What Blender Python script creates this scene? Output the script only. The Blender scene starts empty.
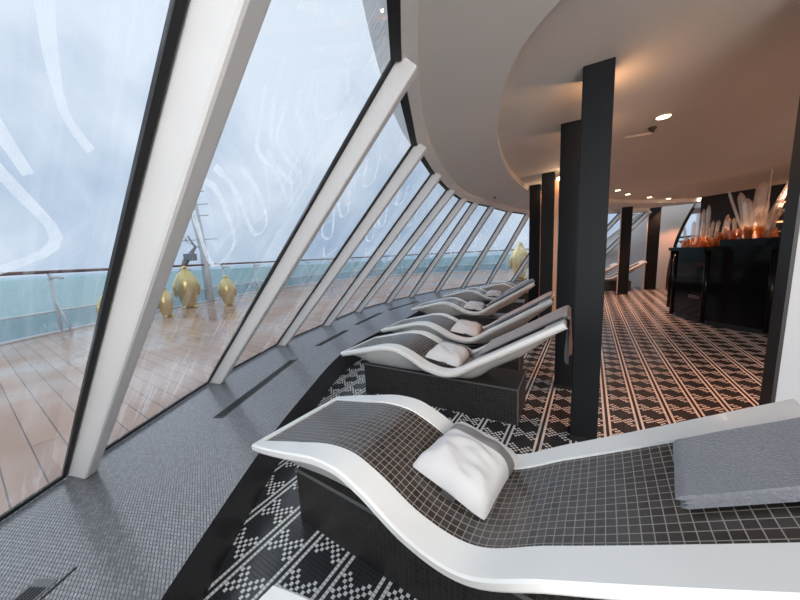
import bpy, math, random
from math import sin, cos, pi, radians, sqrt, atan2, hypot
from mathutils import Vector, Matrix, noise
random.seed(7)
S = bpy.context.scene
COL = S.collection
# ------------------------------------------------------------------ camera
cam = bpy.data.objects.new('camera', bpy.data.cameras.new('camera')); COL.objects.link(cam)
n = Vector((.05, 1, .1467)).normalized()                   # world down in camera axes (x right, y down, z forward)
f = (Vector((0, 0, 1)) - n * n.z).normalized()             # horizontal heading
r = n.cross(f)
if r.x < 0: r = -r
W = Matrix((r, f, -n))                                     # rows: world X, Y, Z in camera axes
R = W @ Matrix(((1, 0, 0), (0, -1, 0), (0, 0, -1)))        # blender camera looks down -z with y up
cam.matrix_world = Matrix.Translation((0, 0, 1.4)) @ R.to_4x4()
cam.data.sensor_width = 36; cam.data.lens = 300 / 800 * 36; cam.data.clip_start = .02; cam.data.clip_end = 2000
S.camera = cam
# ------------------------------------------------------------------ world, exposure
S.view_settings.view_transform = 'Standard'; S.view_settings.look = 'None'
S.view_settings.gamma = 1; S.view_settings.use_curve_mapping = False
S.view_settings.exposure = 0.4
wd = bpy.data.worlds.new('overcast_sky'); S.world = wd; wd.use_nodes = True
nt = wd.node_tree; nt.nodes.clear()
def N(nt, t, **k):
    q = nt.nodes.new(t)
    for a, b in k.items():
        if a == 'inp':
            for c, d in b.items(): q.inputs[c].default_value = d
        else: setattr(q, a, b)
    return q
tc = N(nt, 'ShaderNodeTexCoord')
no = N(nt, 'ShaderNodeTexNoise', inp={'Scale': 2.2, 'Detail': 5, 'Roughness': .55})
rp = N(nt, 'ShaderNodeValToRGB')
rp.color_ramp.elements[0].position = .35; rp.color_ramp.elements[0].color = (.27, .37, .52, 1)
rp.color_ramp.elements[1].position = .65; rp.color_ramp.elements[1].color = (.60, .67, .76, 1)
bg = N(nt, 'ShaderNodeBackground', inp={'Strength': 1.0}); ow = N(nt, 'ShaderNodeOutputWorld')
sz = N(nt, 'ShaderNodeSeparateXYZ'); nt.links.new(tc.outputs['Generated'], sz.inputs[0])
ma = N(nt, 'ShaderNodeMath', operation='MULTIPLY_ADD'); ma.inputs[1].default_value = .22; nt.links.new(sz.outputs[2], ma.inputs[0]); nt.links.new(no.outputs['Fac'], ma.inputs[2])
nt.links.new(tc.outputs['Generated'], no.inputs['Vector']); nt.links.new(ma.outputs[0], rp.inputs[0])
nt.links.new(rp.outputs[0], bg.inputs[0]); nt.links.new(bg.outputs[0], ow.inputs[0])

# soft daylight of the overcast sky: one very wide weak sun from above the bow
sd = bpy.data.lights.new('overcast_sun', 'SUN'); sd.energy = .5; sd.angle = radians(60); sd.color = (.93, .97, 1)
so = bpy.data.objects.new('overcast_sun', sd); COL.objects.link(so)
so.rotation_euler = Vector((.75, -.45, -.6)).to_track_quat('-Z', 'Y').to_euler()

def area(name, loc, target, sx, sy, en, col):
    l = bpy.data.lights.new(name, 'AREA'); l.shape = 'RECTANGLE'; l.size = sx; l.size_y = sy; l.energy = en; l.color = col
    o = bpy.data.objects.new(name, l); COL.objects.link(o); o.location = loc
    o.rotation_euler = (Vector(target) - Vector(loc)).to_track_quat('-Z', 'Y').to_euler(); return o
area('aft_neutral_fill', (-.2, -4.3, 1.2), (-.2, 2, 2.3), 2.8, 1.8, 170, (1, .98, .96))  # added fill behind the viewer to lift the ceiling; no window opening there
area('overhead_fill', (.9, -1.5, 2.35), (.5, 1.6, .3), 2.4, 1.6, 54, (1, .98, .95)).data.spread = radians(125)  # added fill over the viewer, brightens the near loungers; not a ceiling fixture
al = area('aft_warm_fill', (6.5, -4.2, 1.0), (8, 5, 2.6), 5, 1.6, 85, (1, .56, .38)); al.data.spread = radians(110)  # unseen warm fill added to brighten the right-hand ceiling, stands for no lamp
# ------------------------------------------------------------------ helpers
def tag(o, label=None, cat=None, group=None, kind=None):
    if label: o['label'] = label
    if cat: o['category'] = cat
    if group: o['group'] = group
    if kind: o['kind'] = kind
    return o
class MB:
    def __init__(s): s.v = []; s.f = []; s.m = []; s.uv = {}; s.sm = []
    def add(s, vs, fs, mi=0, smooth=False, uvs=None):
        b = len(s.v); s.v += [tuple(p) for p in vs]
        for k, q in enumerate(fs):
            if uvs: s.uv[len(s.f)] = [uvs[i] for i in q]
            s.f.append([b + i for i in q]); s.m.append(mi); s.sm.append(smooth)
        return s
    def box(s, c, d, rz=0, mi=0):
        x, y, z = [q / 2 for q in d]; M = Matrix.Rotation(rz, 3, 'Z'); c = Vector(c)
        vs = [c + M @ Vector((a * x, b * y, e * z)) for e in (-1, 1) for b in (-1, 1) for a in (-1, 1)]
        return s.add(vs, [(0, 2, 3, 1), (4, 5, 7, 6), (0, 1, 5, 4), (2, 6, 7, 3), (0, 4, 6, 2), (1, 3, 7, 5)], mi)
    def hexa(s, lo, hi, mi=0):      # two loops of 4
        return s.add(list(lo) + list(hi), [(3, 2, 1, 0), (4, 5, 6, 7), (0, 1, 5, 4), (1, 2, 6, 5), (2, 3, 7, 6), (3, 0, 4, 7)], mi)
    def tube(s, pts, rad, k=10, mi=0, cap=True, smooth=True, twist=0):
        pts = [Vector(p) for p in pts]; rings = []
        up = None
        for i, p in enumerate(pts):
            t = (pts[min(i + 1, len(pts) - 1)] - pts[max(i - 1, 0)]).normalized()
            if up is None:
                up = Vector((0, 0, 1)) if abs(t.z) < .9 else Vector((1, 0, 0))
            a = t.cross(up).normalized(); up = a.cross(t).normalized()
            q = rad[i] if isinstance(rad, (list, tuple)) else rad
            rings.append([p + a * cos(2 * pi * j / k + twist) * q + up * sin(2 * pi * j / k + twist) * q for j in range(k)])
        vs = [v for g in rings for v in g]; fs = []
        for i in range(len(pts) - 1):
            for j in range(k):
                fs.append((i * k + j, i * k + (j + 1) % k, (i + 1) * k + (j + 1) % k, (i + 1) * k + j))
        if cap: fs += [tuple(range(k))[::-1], tuple(range((len(pts) - 1) * k, len(pts) * k))]
        return s.add(vs, fs, mi, smooth)
    def lathe(s, prof, c=(0, 0, 0), k=24, mi=0, smooth=True):
        c = Vector(c); vs = [c + Vector((q * cos(2 * pi * j / k), q * sin(2 * pi * j / k), z)) for q, z in prof for j in range(k)]
        fs = [(i * k + j, i * k + (j + 1) % k, (i + 1) * k + (j + 1) % k, (i + 1) * k + j) for i in range(len(prof) - 1) for j in range(k)]
        fs += [tuple(range(k))[::-1], tuple(range((len(prof) - 1) * k, len(prof) * k))]
        return s.add(vs, fs, mi, smooth)
    def prism(s, poly, z0, z1, mi=0, mi_side=None):
        k = len(poly); vs = [(x, y, z0) for x, y in poly] + [(x, y, z1) for x, y in poly]
        s.add(vs, [tuple(range(k))[::-1], tuple(range(k, 2 * k))], mi)
        return s.add(vs, [(i, (i + 1) % k, k + (i + 1) % k, k + i) for i in range(k)], mi if mi_side is None else mi_side)
    def grid(s, P, nu, nv, mi=0, smooth=True, uv=None, closed=False):
        vs = [P(i, j) for i in range(nu) for j in range(nv)]
        uvs = [uv(i, j) for i in range(nu) for j in range(nv)] if uv else None
        fs = [(i * nv + j, (i + 1) * nv + j, (i + 1) * nv + j + 1, i * nv + j + 1) for i in range(nu - 1) for j in range(nv - 1)]
        return s.add(vs, fs, mi, smooth, uvs)
    def build(s, name, mats, parent=None, loc=None, rz=0, bevel=0, origin=None):
        me = bpy.data.meshes.new(name)
        vs = s.v
        if origin is not None: vs = [(a - origin[0], b - origin[1], c - origin[2]) for a, b, c in vs]
        me.from_pydata(vs, [], s.f)
        if not isinstance(mats, (list, tuple)): mats = [mats]
        for m in mats: me.materials.append(m)
        for p, m, q in zip(me.polygons, s.m, s.sm): p.material_index = m; p.use_smooth = q
        if s.uv:
            L = me.uv_layers.new(name='UVMap')
            for i, p in enumerate(me.polygons):
                if i in s.uv:
                    for k, li in enumerate(p.loop_indices): L.data[li].uv = s.uv[i][k]
        me.update()
        o = bpy.data.objects.new(name, me); COL.objects.link(o)
        if origin is not None: o.location = origin
        if loc is not None: o.location = loc
        if rz: o.rotation_euler.z = rz
        if parent: o.parent = parent
        if bevel:
            b = o.modifiers.new('bevel', 'BEVEL'); b.width = bevel; b.segments = 2; b.limit_method = 'ANGLE'; b.angle_limit = radians(40)
        return o
def empty(name, loc, rz=0, **k):
    o = bpy.data.objects.new(name, None); COL.objects.link(o); o.location = loc; o.rotation_euler.z = rz
    o.empty_display_size = .1
    return tag(o, **k)
def kids(o): return [c for c in bpy.data.objects if c.parent == o]
def copy_tree(o, parent=None):
    c = o.copy(); COL.objects.link(c); c.parent = parent
    for ch in kids(o): copy_tree(ch, c)
    return c

# ------------------------------------------------------------------ materials
def mat(name, col=(.5, .5, .5), rough=.5, metal=0, spec=.5, emit=None, es=0, coat=0, bump=0, bscale=50, var=0, sheen=0):
    m = bpy.data.materials.new(name); m.use_nodes = True; t = m.node_tree; b = t.nodes['Principled BSDF']
    b.inputs['Base Color'].default_value = (*col, 1); b.inputs['Roughness'].default_value = rough
    b.inputs['Metallic'].default_value = metal; b.inputs['Specular IOR Level'].default_value = spec
    b.inputs['Coat Weight'].default_value = coat; b.inputs['Coat Roughness'].default_value = .05
    b.inputs['Sheen Weight'].default_value = sheen
    if emit: b.inputs['Emission Color'].default_value = (*emit, 1); b.inputs['Emission Strength'].default_value = es
    tcn = N(t, 'ShaderNodeTexCoord')
    nz = N(t, 'ShaderNodeTexNoise', inp={'Scale': bscale, 'Detail': 4}); t.links.new(tcn.outputs['Object'], nz.inputs['Vector'])
    if var:
        mx = N(t, 'ShaderNodeMix', data_type='RGBA'); mx.inputs[6].default_value = (*[c * (1 - var) for c in col], 1)
        mx.inputs[7].default_value = (*[min(1, c * (1 + var)) for c in col], 1)
        t.links.new(nz.outputs['Fac'], mx.inputs[0]); t.links.new(mx.outputs[2], b.inputs['Base Color'])
    if bump:
        bn = N(t, 'ShaderNodeBump', inp={'Strength': bump, 'Distance': .004}); t.links.new(nz.outputs['Fac'], bn.inputs['Height'])
        t.links.new(bn.outputs[0], b.inputs['Normal'])
    return m
def M_(t, op, a, b=None, c=None):
    q = N(t, 'ShaderNodeMath', operation=op)
    for i, x in enumerate((a, b, c)):
        if x is None: continue
        if isinstance(x, (int, float)): q.inputs[i].default_value = x
        else: t.links.new(x, q.inputs[i])
    return q.outputs[0]
def tiles(name, c1, c2, grout, su, sv, gap, rough, src='UV', mask=None, spec=.5, bump=.35, offset=0, rot=0, grough=.7):
    """square mosaic: tile size su x sv on the chosen coordinates"""
    m = bpy.data.materials.new(name); m.use_nodes = True; t = m.node_tree; b = t.nodes['Principled BSDF']
    tcn = N(t, 'ShaderNodeTexCoord'); mp = N(t, 'ShaderNodeMapping'); mp.inputs['Rotation'].default_value = (0, 0, rot)
    t.links.new(tcn.outputs[src], mp.inputs[0])
    sp = N(t, 'ShaderNodeSeparateXYZ'); t.links.new(mp.outputs[0], sp.inputs[0])
    U = M_(t, 'DIVIDE', sp.outputs[0], su); V = M_(t, 'DIVIDE', sp.outputs[1], sv)
    J = M_(t, 'FLOOR', V)
    if offset: U = M_(t, 'ADD', U, M_(t, 'MULTIPLY', M_(t, 'MODULO', M_(t, 'ADD', J, 4000), 2), offset))
    I = M_(t, 'FLOOR', U)
    fu = M_(t, 'ABSOLUTE', M_(t, 'SUBTRACT', M_(t, 'FRACT', U), .5)); fv = M_(t, 'ABSOLUTE', M_(t, 'SUBTRACT', M_(t, 'FRACT', V), .5))
    eu = M_(t, 'LESS_THAN', fu, .5 - gap / su / 2); ev = M_(t, 'LESS_THAN', fv, .5 - gap / sv / 2)
    tile = M_(t, 'MULTIPLY', eu, ev)
    cb = N(t, 'ShaderNodeCombineXYZ'); t.links.new(I, cb.inputs[0]); t.links.new(J, cb.inputs[1])
    wn = N(t, 'ShaderNodeTexWhiteNoise', noise_dimensions='2D'); t.links.new(cb.outputs[0], wn.inputs[0])
    mx = N(t, 'ShaderNodeMix', data_type='RGBA'); mx.inputs[6].default_value = (*c1, 1); mx.inputs[7].default_value = (*c2, 1)
    if mask: fac = mask(t, I, J)
    else: fac = wn.outputs[0]
    t.links.new(fac, mx.inputs[0])
    m2 = N(t, 'ShaderNodeMix', data_type='RGBA'); m2.inputs[6].default_value = (*grout, 1)
    t.links.new(tile, m2.inputs[0]); t.links.new(mx.outputs[2], m2.inputs[7]); t.links.new(m2.outputs[2], b.inputs['Base Color'])
    rr = M_(t, 'ADD', M_(t, 'MULTIPLY', tile, rough - grough), grough)
    t.links.new(M_(t, 'ADD', rr, M_(t, 'MULTIPLY', wn.outputs[0], .05)), b.inputs['Roughness'])
    b.inputs['Specular IOR Level'].default_value = spec
    bn = N(t, 'ShaderNodeBump', inp={'Strength': bump, 'Distance': .0015})
    t.links.new(M_(t, 'ADD', tile, M_(t, 'MULTIPLY', wn.outputs[0], .15)), bn.inputs['Height']); t.links.new(bn.outputs[0], b.inputs['Normal'])
    return m
def cane(t, I, J):
    md = lambda x, k: M_(t, 'FLOORED_MODULO', x, k)
    eq = lambda x, v: M_(t, 'COMPARE', x, v, .1)
    i12 = md(I, 12)
    A = md(M_(t, 'SUBTRACT', M_(t, 'MULTIPLY', J, 2), I), 24); B = md(M_(t, 'ADD', M_(t, 'MULTIPLY', J, 2), I), 24)
    par = M_(t, 'COMPARE', md(M_(t, 'ADD', I, J), 2), 0, .1)
    acc = M_(t, 'LESS_THAN', M_(t, 'ABSOLUTE', M_(t, 'SUBTRACT', md(M_(t, 'ADD', A, 12), 24), 12)), 3.5)
    acc = M_(t, 'MAXIMUM', acc, M_(t, 'LESS_THAN', M_(t, 'ABSOLUTE', M_(t, 'SUBTRACT', md(M_(t, 'ADD', B, 12), 24), 12)), 3.5))
    acc = M_(t, 'MULTIPLY', acc, par)
    dbl = M_(t, 'MAXIMUM', eq(i12, 5), eq(i12, 7))
    return M_(t, 'MULTIPLY', M_(t, 'MAXIMUM', acc, dbl), M_(t, 'SUBTRACT', 1, eq(i12, 6)))
T = .018
m_floor = tiles('cane_pattern_mosaic', (.030, .032, .037), (.84, .83, .81), (.02, .02, .022), T, T, .0022, .22, 'Object', cane, spec=.6)
mpn = [q for q in m_floor.node_tree.nodes if q.type == 'MAPPING'][0]
A_ = radians(57.6)
# u = x sinA - y cosA ; v = x cosA + y sinA
mpn.inputs['Rotation'].default_value = (0, 0, radians(90) - A_)
# rotation by (90-A): x' = x sinA - y cosA, y' = x cosA + y sinA
mpn.inputs['Location'].default_value = (1.464, -.654, 0)
m_seat = tiles('dark_brown_glass_mosaic', (.030, .024, .022), (.055, .046, .042), (.30, .26, .225), .0292, .0292, .0026, .2, 'UV', spec=.7)
m_plinth = tiles('black_mosaic', (.016, .015, .015), (.03, .028, .028), (.085, .075, .07), .026, .026, .002, .36, 'UV', spec=.45)
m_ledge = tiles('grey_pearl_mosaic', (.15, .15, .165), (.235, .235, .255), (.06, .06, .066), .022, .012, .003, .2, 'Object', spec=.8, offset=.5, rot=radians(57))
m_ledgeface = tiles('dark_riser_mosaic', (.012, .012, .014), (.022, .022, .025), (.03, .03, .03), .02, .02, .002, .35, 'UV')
m_white = mat('white_gelcoat', (.80, .79, .77), .28, spec=.5, coat=.2)
m_paint = mat('mullion_paint', (.70, .70, .70), .38, bump=.05, bscale=9, var=.04)
m_black = mat('black_rubber', (.006, .006, .007), .6)
m_ceil = mat('outer_ceiling_paint', (.72, .685, .64), .65, bump=.03, bscale=3)
m_ceil2 = mat('inner_ceiling_paint', (.66, .60, .54), .7, bump=.15, bscale=140, var=.05)
m_col = mat('dark_column_laminate', (.008, .010, .0125), .55, spec=.2)
m_wallw = mat('white_wall_paint', (.66, .67, .68), .5, bump=.04, bscale=12)
m_wallc = mat('cream_wall_panel', (.62, .57, .52), .5)
m_pillar = mat('pillar_paint', (.46, .475, .50), .5, bump=.04, bscale=12)
m_dwall = mat('dark_room_wall', (.14, .11, .09), .7)
m_brown = mat('dark_brown_wood', (.05, .028, .02), .45)
m_copper = mat('copper_panel', (.62, .34, .21), .4, metal=.5)
m_gloss = mat('black_gloss', (.004, .004, .004), .07, spec=.12)
m_dark = mat('matt_black', (.008, .007, .007), .5)
m_cush = mat('white_pillow_fabric', (.62, .605, .605), .8, bump=.25, bscale=220, sheen=.2)
m_stripe = mat('grey_pillow_band', (.20, .19, .19), .6, bump=.2, bscale=200)
m_tab = mat('dark_tab', (.06, .06, .06), .6)
m_towel = mat('grey_terry_towel', (.17, .178, .205), .95, bump=1, bscale=170, var=.3, sheen=.6)
m_gold = mat('gold_lacquer', (.70, .55, .25), .30, metal=.8, var=.1, bscale=6)
m_rail = mat('red_brown_handrail', (.13, .06, .05), .5)
m_shipw = mat('white_ship_paint', (.66, .69, .71), .45, var=.1, bscale=4)
m_metal = mat('grey_metal', (.25, .26, .27), .4, metal=.6)
m_vent = mat('grey_vent_plate', (.11, .11, .12), .5)
m_lamp = mat('lit_lamp_disc', (1, .9, .75), .5, emit=(1, .78, .50), es=9)
m_ring = mat('downlight_ring', (.55, .45, .36), .4)
m_glow = mat('lit_shelf_strip', (.8, .5, .3), .5, emit=(1, .45, .18), es=1.4)
m_amber = mat('amber_glass', (.75, .33, .10), .12, spec=.8, metal=.3)
# wooden deck, wet
def deck_mat():
    m = bpy.data.materials.new('wet_teak_planks'); m.use_nodes = True; t = m.node_tree; b = t.nodes['Principled BSDF']
    tcn = N(t, 'ShaderNodeTexCoord'); mp = N(t, 'ShaderNodeMapping'); mp.inputs['Rotation'].default_value = (0, 0, radians(34))
    t.links.new(tcn.outputs['Object'], mp.inputs[0])
    br = N(t, 'ShaderNodeTexBrick', offset=.5, inp={'Color1': (.36, .215, .15, 1), 'Color2': (.45, .28, .20, 1), 'Mortar': (.07, .045, .035, 1), 'Scale': 1, 'Mortar Size': .004, 'Brick Width': 3.2, 'Row Height': .14})
    t.links.new(mp.outputs[0], br.inputs['Vector'])
    nz = N(t, 'ShaderNodeTexNoise', inp={'Scale': .7, 'Detail': 5}); t.links.new(mp.outputs[0], nz.inputs['Vector'])
    t.links.new(br.outputs[0], b.inputs['Base Color'])
    mr = N(t, 'ShaderNodeMapRange', inp={'From Min': .38, 'From Max': .62, 'To Min': .12, 'To Max': .55}); t.links.new(nz.outputs['Fac'], mr.inputs[0])
    t.links.new(mr.outputs[0], b.inputs['Roughness'])
    return m
m_deck = deck_mat()
def sea_mat():
    m = bpy.data.materials.new('sea_water'); m.use_nodes = True; t = m.node_tree; b = t.nodes['Principled BSDF']
    b.inputs['Base Color'].default_value = (.09, .21, .23, 1); b.inputs['Roughness'].default_value = .35
    tcn = N(t, 'ShaderNodeTexCoord'); nz = N(t, 'ShaderNodeTexNoise', inp={'Scale': .35, 'Detail': 6}); t.links.new(tcn.outputs['Object'], nz.inputs['Vector'])
    bn = N(t, 'ShaderNodeBump', inp={'Strength': .8, 'Distance': .5}); t.links.new(nz.outputs['Fac'], bn.inputs['Height']); t.links.new(bn.outputs[0], b.inputs['Normal'])
    return m
m_sea = sea_mat()
def glass_mat(name, tint, smear=.22, scale=(1, 1), fres=1.35):
    """see-through pane, dried-salt streaks scatter a little light"""
    m = bpy.data.materials.new(name); m.use_nodes = True; t = m.node_tree; t.nodes.clear()
    out = N(t, 'ShaderNodeOutputMaterial'); tr = N(t, 'ShaderNodeBsdfTransparent'); tr.inputs[0].default_value = (*tint, 1)
    gl = N(t, 'ShaderNodeBsdfGlossy', inp={'Roughness': .02}); fr = N(t, 'ShaderNodeFresnel', inp={'IOR': fres})
    mx = N(t, 'ShaderNodeMixShader'); t.links.new(fr.outputs[0], mx.inputs[0]); t.links.new(tr.outputs[0], mx.inputs[1]); t.links.new(gl.outputs[0], mx.inputs[2])
    if not smear:
        t.links.new(mx.outputs[0], out.inputs[0]); return m
    tl = N(t, 'ShaderNodeBsdfTranslucent'); tl.inputs[0].default_value = (.95, .96, 1, 1)
    tcn = N(t, 'ShaderNodeTexCoord')
    mp = N(t, 'ShaderNodeMapping'); mp.inputs['Rotation'].default_value = (0, 0, radians(24)); mp.inputs['Scale'].default_value = (16, 1.1, 1)
    t.links.new(tcn.outputs['UV'], mp.inputs[0])
    n1 = N(t, 'ShaderNodeTexNoise', inp={'Scale': 1.6, 'Detail': 6, 'Roughness': .65}); t.links.new(mp.outputs[0], n1.inputs['Vector'])
    n2 = N(t, 'ShaderNodeTexNoise', inp={'Scale': 1.3, 'Detail': 3}); t.links.new(tcn.outputs['UV'], n2.inputs['Vector'])
    r1 = N(t, 'ShaderNodeMapRange', inp={'From Min': .47, 'From Max': .72}); t.links.new(n1.outputs['Fac'], r1.inputs[0])
    r2 = N(t, 'ShaderNodeMapRange', inp={'From Min': .40, 'From Max': .62}); t.links.new(n2.outputs['Fac'], r2.inputs[0])
    fac = M_(t, 'ADD', M_(t, 'MULTIPLY', M_(t, 'MULTIPLY', r1.outputs[0], r2.outputs[0]), smear), M_(t, 'MULTIPLY', r2.outputs[0], .02))
    m2 = N(t, 'ShaderNodeMixShader'); t.links.new(fac, m2.inputs[0]); t.links.new(mx.outputs[0], m2.inputs[1]); t.links.new(tl.outputs[0], m2.inputs[2])
    t.links.new(m2.outputs[0], out.inputs[0])
    return m
m_glass = glass_mat('salt_streaked_glass', (.95, .97, .98), .42)
m_clear = glass_mat('rail_glass', (.72, .86, .88), .35)
m_bulw = glass_mat('frosted_lower_glass', (.50, .60, .64), .5)
def film(name, a):
    m = bpy.data.materials.new(name); m.use_nodes = True; t = m.node_tree; t.nodes.clear()
    out = N(t, 'ShaderNodeOutputMaterial'); tr = N(t, 'ShaderNodeBsdfTransparent')
    tl = N(t, 'ShaderNodeBsdfTranslucent'); tl.inputs[0].default_value = (1, 1, 1, 1)
    tcn = N(t, 'ShaderNodeTexCoord'); nz = N(t, 'ShaderNodeTexNoise', inp={'Scale': 9, 'Detail': 3}); t.links.new(tcn.outputs['Object'], nz.inputs['Vector'])
    mr = N(t, 'ShaderNodeMapRange', inp={'From Min': .35, 'From Max': .65, 'To Min': a * .45, 'To Max': a}); t.links.new(nz.outputs['Fac'], mr.inputs[0])
    mx = N(t, 'ShaderNodeMixShader'); t.links.new(mr.outputs[0], mx.inputs[0]); t.links.new(tr.outputs[0], mx.inputs[1]); t.links.new(tl.outputs[0], mx.inputs[2])
    t.links.new(mx.outputs[0], out.inputs[0]); return m
m_film = film('dried_salt_film', .78)
def crystal_mat(name, tint, emit=None, es=0):
    m = bpy.data.materials.new(name); m.use_nodes = True; t = m.node_tree; t.nodes.clear()
    out = N(t, 'ShaderNodeOutputMaterial'); tr = N(t, 'ShaderNodeBsdfTransparent'); tr.inputs[0].default_value = (*tint, 1)
    gl = N(t, 'ShaderNodeBsdfGlossy', inp={'Roughness': .12}); gl.inputs[0].default_value = (1, .95, .9, 1)
    tl = N(t, 'ShaderNodeBsdfTranslucent'); tl.inputs[0].default_value = (*tint, 1)
    a = N(t, 'ShaderNodeMixShader', inp={0: .5}); t.links.new(gl.outputs[0], a.inputs[1]); t.links.new(tl.outputs[0], a.inputs[2])
    b = N(t, 'ShaderNodeMixShader', inp={0: .42}); t.links.new(tr.outputs[0], b.inputs[1]); t.links.new(a.outputs[0], b.inputs[2])
    t.links.new(b.outputs[0], out.inputs[0]); return m
m_cry = crystal_mat('clear_crystal', (.97, .93, .90)); m_cryo = crystal_mat('orange_crystal', (.88, .58, .32))

# ------------------------------------------------------------------ curves of the plan (metres)
ZL, ZO, ZI = .25, 2.42, 2.50                       # ledge top, outer ceiling, inner ceiling
BASE = [(-1.35, -3.5), (-1.62, -2.25), (-1.83, -.98), (-1.93, .30), (-1.96, 1.57), (-1.94, 2.84), (-1.76, 4.09), (-1.40, 5.22), (-1.00, 6.42), (-.38, 7.48), (.25, 8.38), (1.08, 9.22), (2.05, 9.95), (3.1, 10.7), (4.2, 11.25), (5.3, 11.6), (6.3, 11.75), (7.1, 11.8)]
TOP = [(0.680, -4.082), (0.381, -2.993), (0.163, -1.859), (0.063, -0.726), (0.045, 0.417), (0.068, 1.569), (0.218, 2.694), (0.481, 3.628), (0.807, 4.553), (1.152, 5.333), (1.478, 5.823), (1.959, 6.394), (2.676, 7.347), (3.428, 8.090), (4.444, 8.571), (5.533, 8.798), (6.530, 8.934), (7.347, 8.979)]
EDGE = [(.1, -3.8), (-.35, -2.5), (-.70, -1.0), (-.83, 0), (-.89, .89), (-.91, 1.72), (-.88, 2.37), (-.76, 3.51), (-.45, 4.35), (-.11, 4.96), (.40, 6.2), (1.01, 7.4), (1.8, 8.3), (3.0, 9.1), (4.4, 9.8), (5.8, 10.1), (7.2, 10.2)]
SOFF = [(4.191, -3.097), (2.915, -1.822), (1.776, -0.638), (1.184, 0.273), (0.893, 0.911), (0.729, 1.412), (0.683, 1.713), (0.720, 2.050), (0.802, 2.369), (0.975, 2.961), (1.339, 3.799), (1.776, 4.601), (2.305, 5.402), (3.189, 6.331), (4.373, 7.106), (5.739, 7.652), (7.288, 8.017), (8.746, 8.017)]
def spline(P, k=6):
    out = []
    for i in range(len(P) - 1):
        p0 = Vector(P[max(i - 1, 0)]); p1 = Vector(P[i]); p2 = Vector(P[i + 1]); p3 = Vector(P[min(i + 2, len(P) - 1)])
        for j in range(k):
            u = j / k
            out.append(.5 * ((2 * p1) + (p2 - p0) * u + (2 * p0 - 5 * p1 + 4 * p2 - p3) * u * u + (3 * p1 - p0 - 3 * p2 + p3) * u ** 3))
    out.append(Vector(P[-1])); return out
# ------------------------------------------------------------------ structure
b = MB(); b.add([(-3, -5.5, 0), (14, -5.5, 0), (14, 13, 0), (-3, 13, 0), (-3, -5.5, -.1), (14, -5.5, -.1), (14, 13, -.1), (-3, 13, -.1)], [(0, 1, 2, 3), (7, 6, 5, 4), (0, 4, 5, 1), (1, 5, 6, 2), (2, 6, 7, 3), (3, 7, 4, 0)])
tag(b.build('floor', m_floor), kind='structure')
# ledge
bs, es = spline(BASE), spline(EDGE)
K = 110
def resample(P, k):
    L = [0]
    for a, c in zip(P, P[1:]): L.append(L[-1] + (c - a).length)
    out = []
    for i in range(k):
        s = L[-1] * i / (k - 1); j = 0
        while j < len(L) - 2 and L[j + 1] < s: j += 1
        u = (s - L[j]) / max(L[j + 1] - L[j], 1e-6); out.append(P[j].lerp(P[j + 1], u))
    return out
bo, eo = resample(bs, K), resample(es, K)
b = MB()
def off(P, i, d):
    t = (P[min(i + 1, len(P) - 1)] - P[max(i - 1, 0)]).normalized(); return P[i] + Vector((t.y, -t.x)) * d
outb = [off(bo, i, -.03) for i in range(K)]
b.add([(p.x, p.y, ZL) for p in outb] + [(p.x, p.y, ZL) for p in eo], [(i, K + i, K + i + 1, i + 1) for i in range(K - 1)], 0)
L = 0; uvs = []
for i in range(K):
    if i: L += (eo[i] - eo[i - 1]).length
    uvs.append((L, 0))
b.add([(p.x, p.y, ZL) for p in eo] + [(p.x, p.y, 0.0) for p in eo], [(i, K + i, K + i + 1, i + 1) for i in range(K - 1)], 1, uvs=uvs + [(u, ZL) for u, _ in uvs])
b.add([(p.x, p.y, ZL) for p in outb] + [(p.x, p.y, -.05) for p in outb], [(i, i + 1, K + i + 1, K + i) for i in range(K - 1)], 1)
tag(b.build('trim_1', [m_ledge, m_ledgeface]), kind='structure')
# ceilings
to_, so_ = resample(spline(TOP), K), resample(spline(SOFF), K)
b = MB()
tin = [off(to_, i, .02) for i in range(K)]
b.add([(p.x, p.y, ZO) for p in tin] + [(p.x, p.y, ZO) for p in so_], [(i, i + 1, K + i + 1, K + i) for i in range(K - 1)], 0, True)
b.add([(p.x, p.y, ZO) for p in so_] + [(p.x, p.y, ZI + .02) for p in so_], [(i, i + 1, K + i + 1, K + i) for i in range(K - 1)], 0, True)
b.add([(p.x, p.y, ZO + .2) for p in tin] + [(p.x, p.y, ZO + .2) for p in so_], [(i, K + i, K + i + 1, i + 1) for i in range(K - 1)], 0)
b.add([(p.x, p.y, ZO) for p in tin] + [(p.x, p.y, ZO + .2) for p in tin], [(i, K + i, K + i + 1, i + 1) for i in range(K - 1)], 0)
oc = tag(b.build('ceiling', m_ceil), kind='structure')
b = MB(); b.add([(-1.2, -5.5, ZI), (14, -5.5, ZI), (14, 13, ZI), (-1.2, 13, ZI)], [(0, 3, 2, 1)])
pl = [(p.x, p.y) for p in so_] + [(14, 8.8), (14, -5.5), (4.6, -5.5)]
b = MB(); b.prism([(p[0], p[1]) for p in pl][::-1], ZI, ZI + .15)
tag(b.build('ceiling_inner', m_ceil2), kind='structure')
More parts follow.
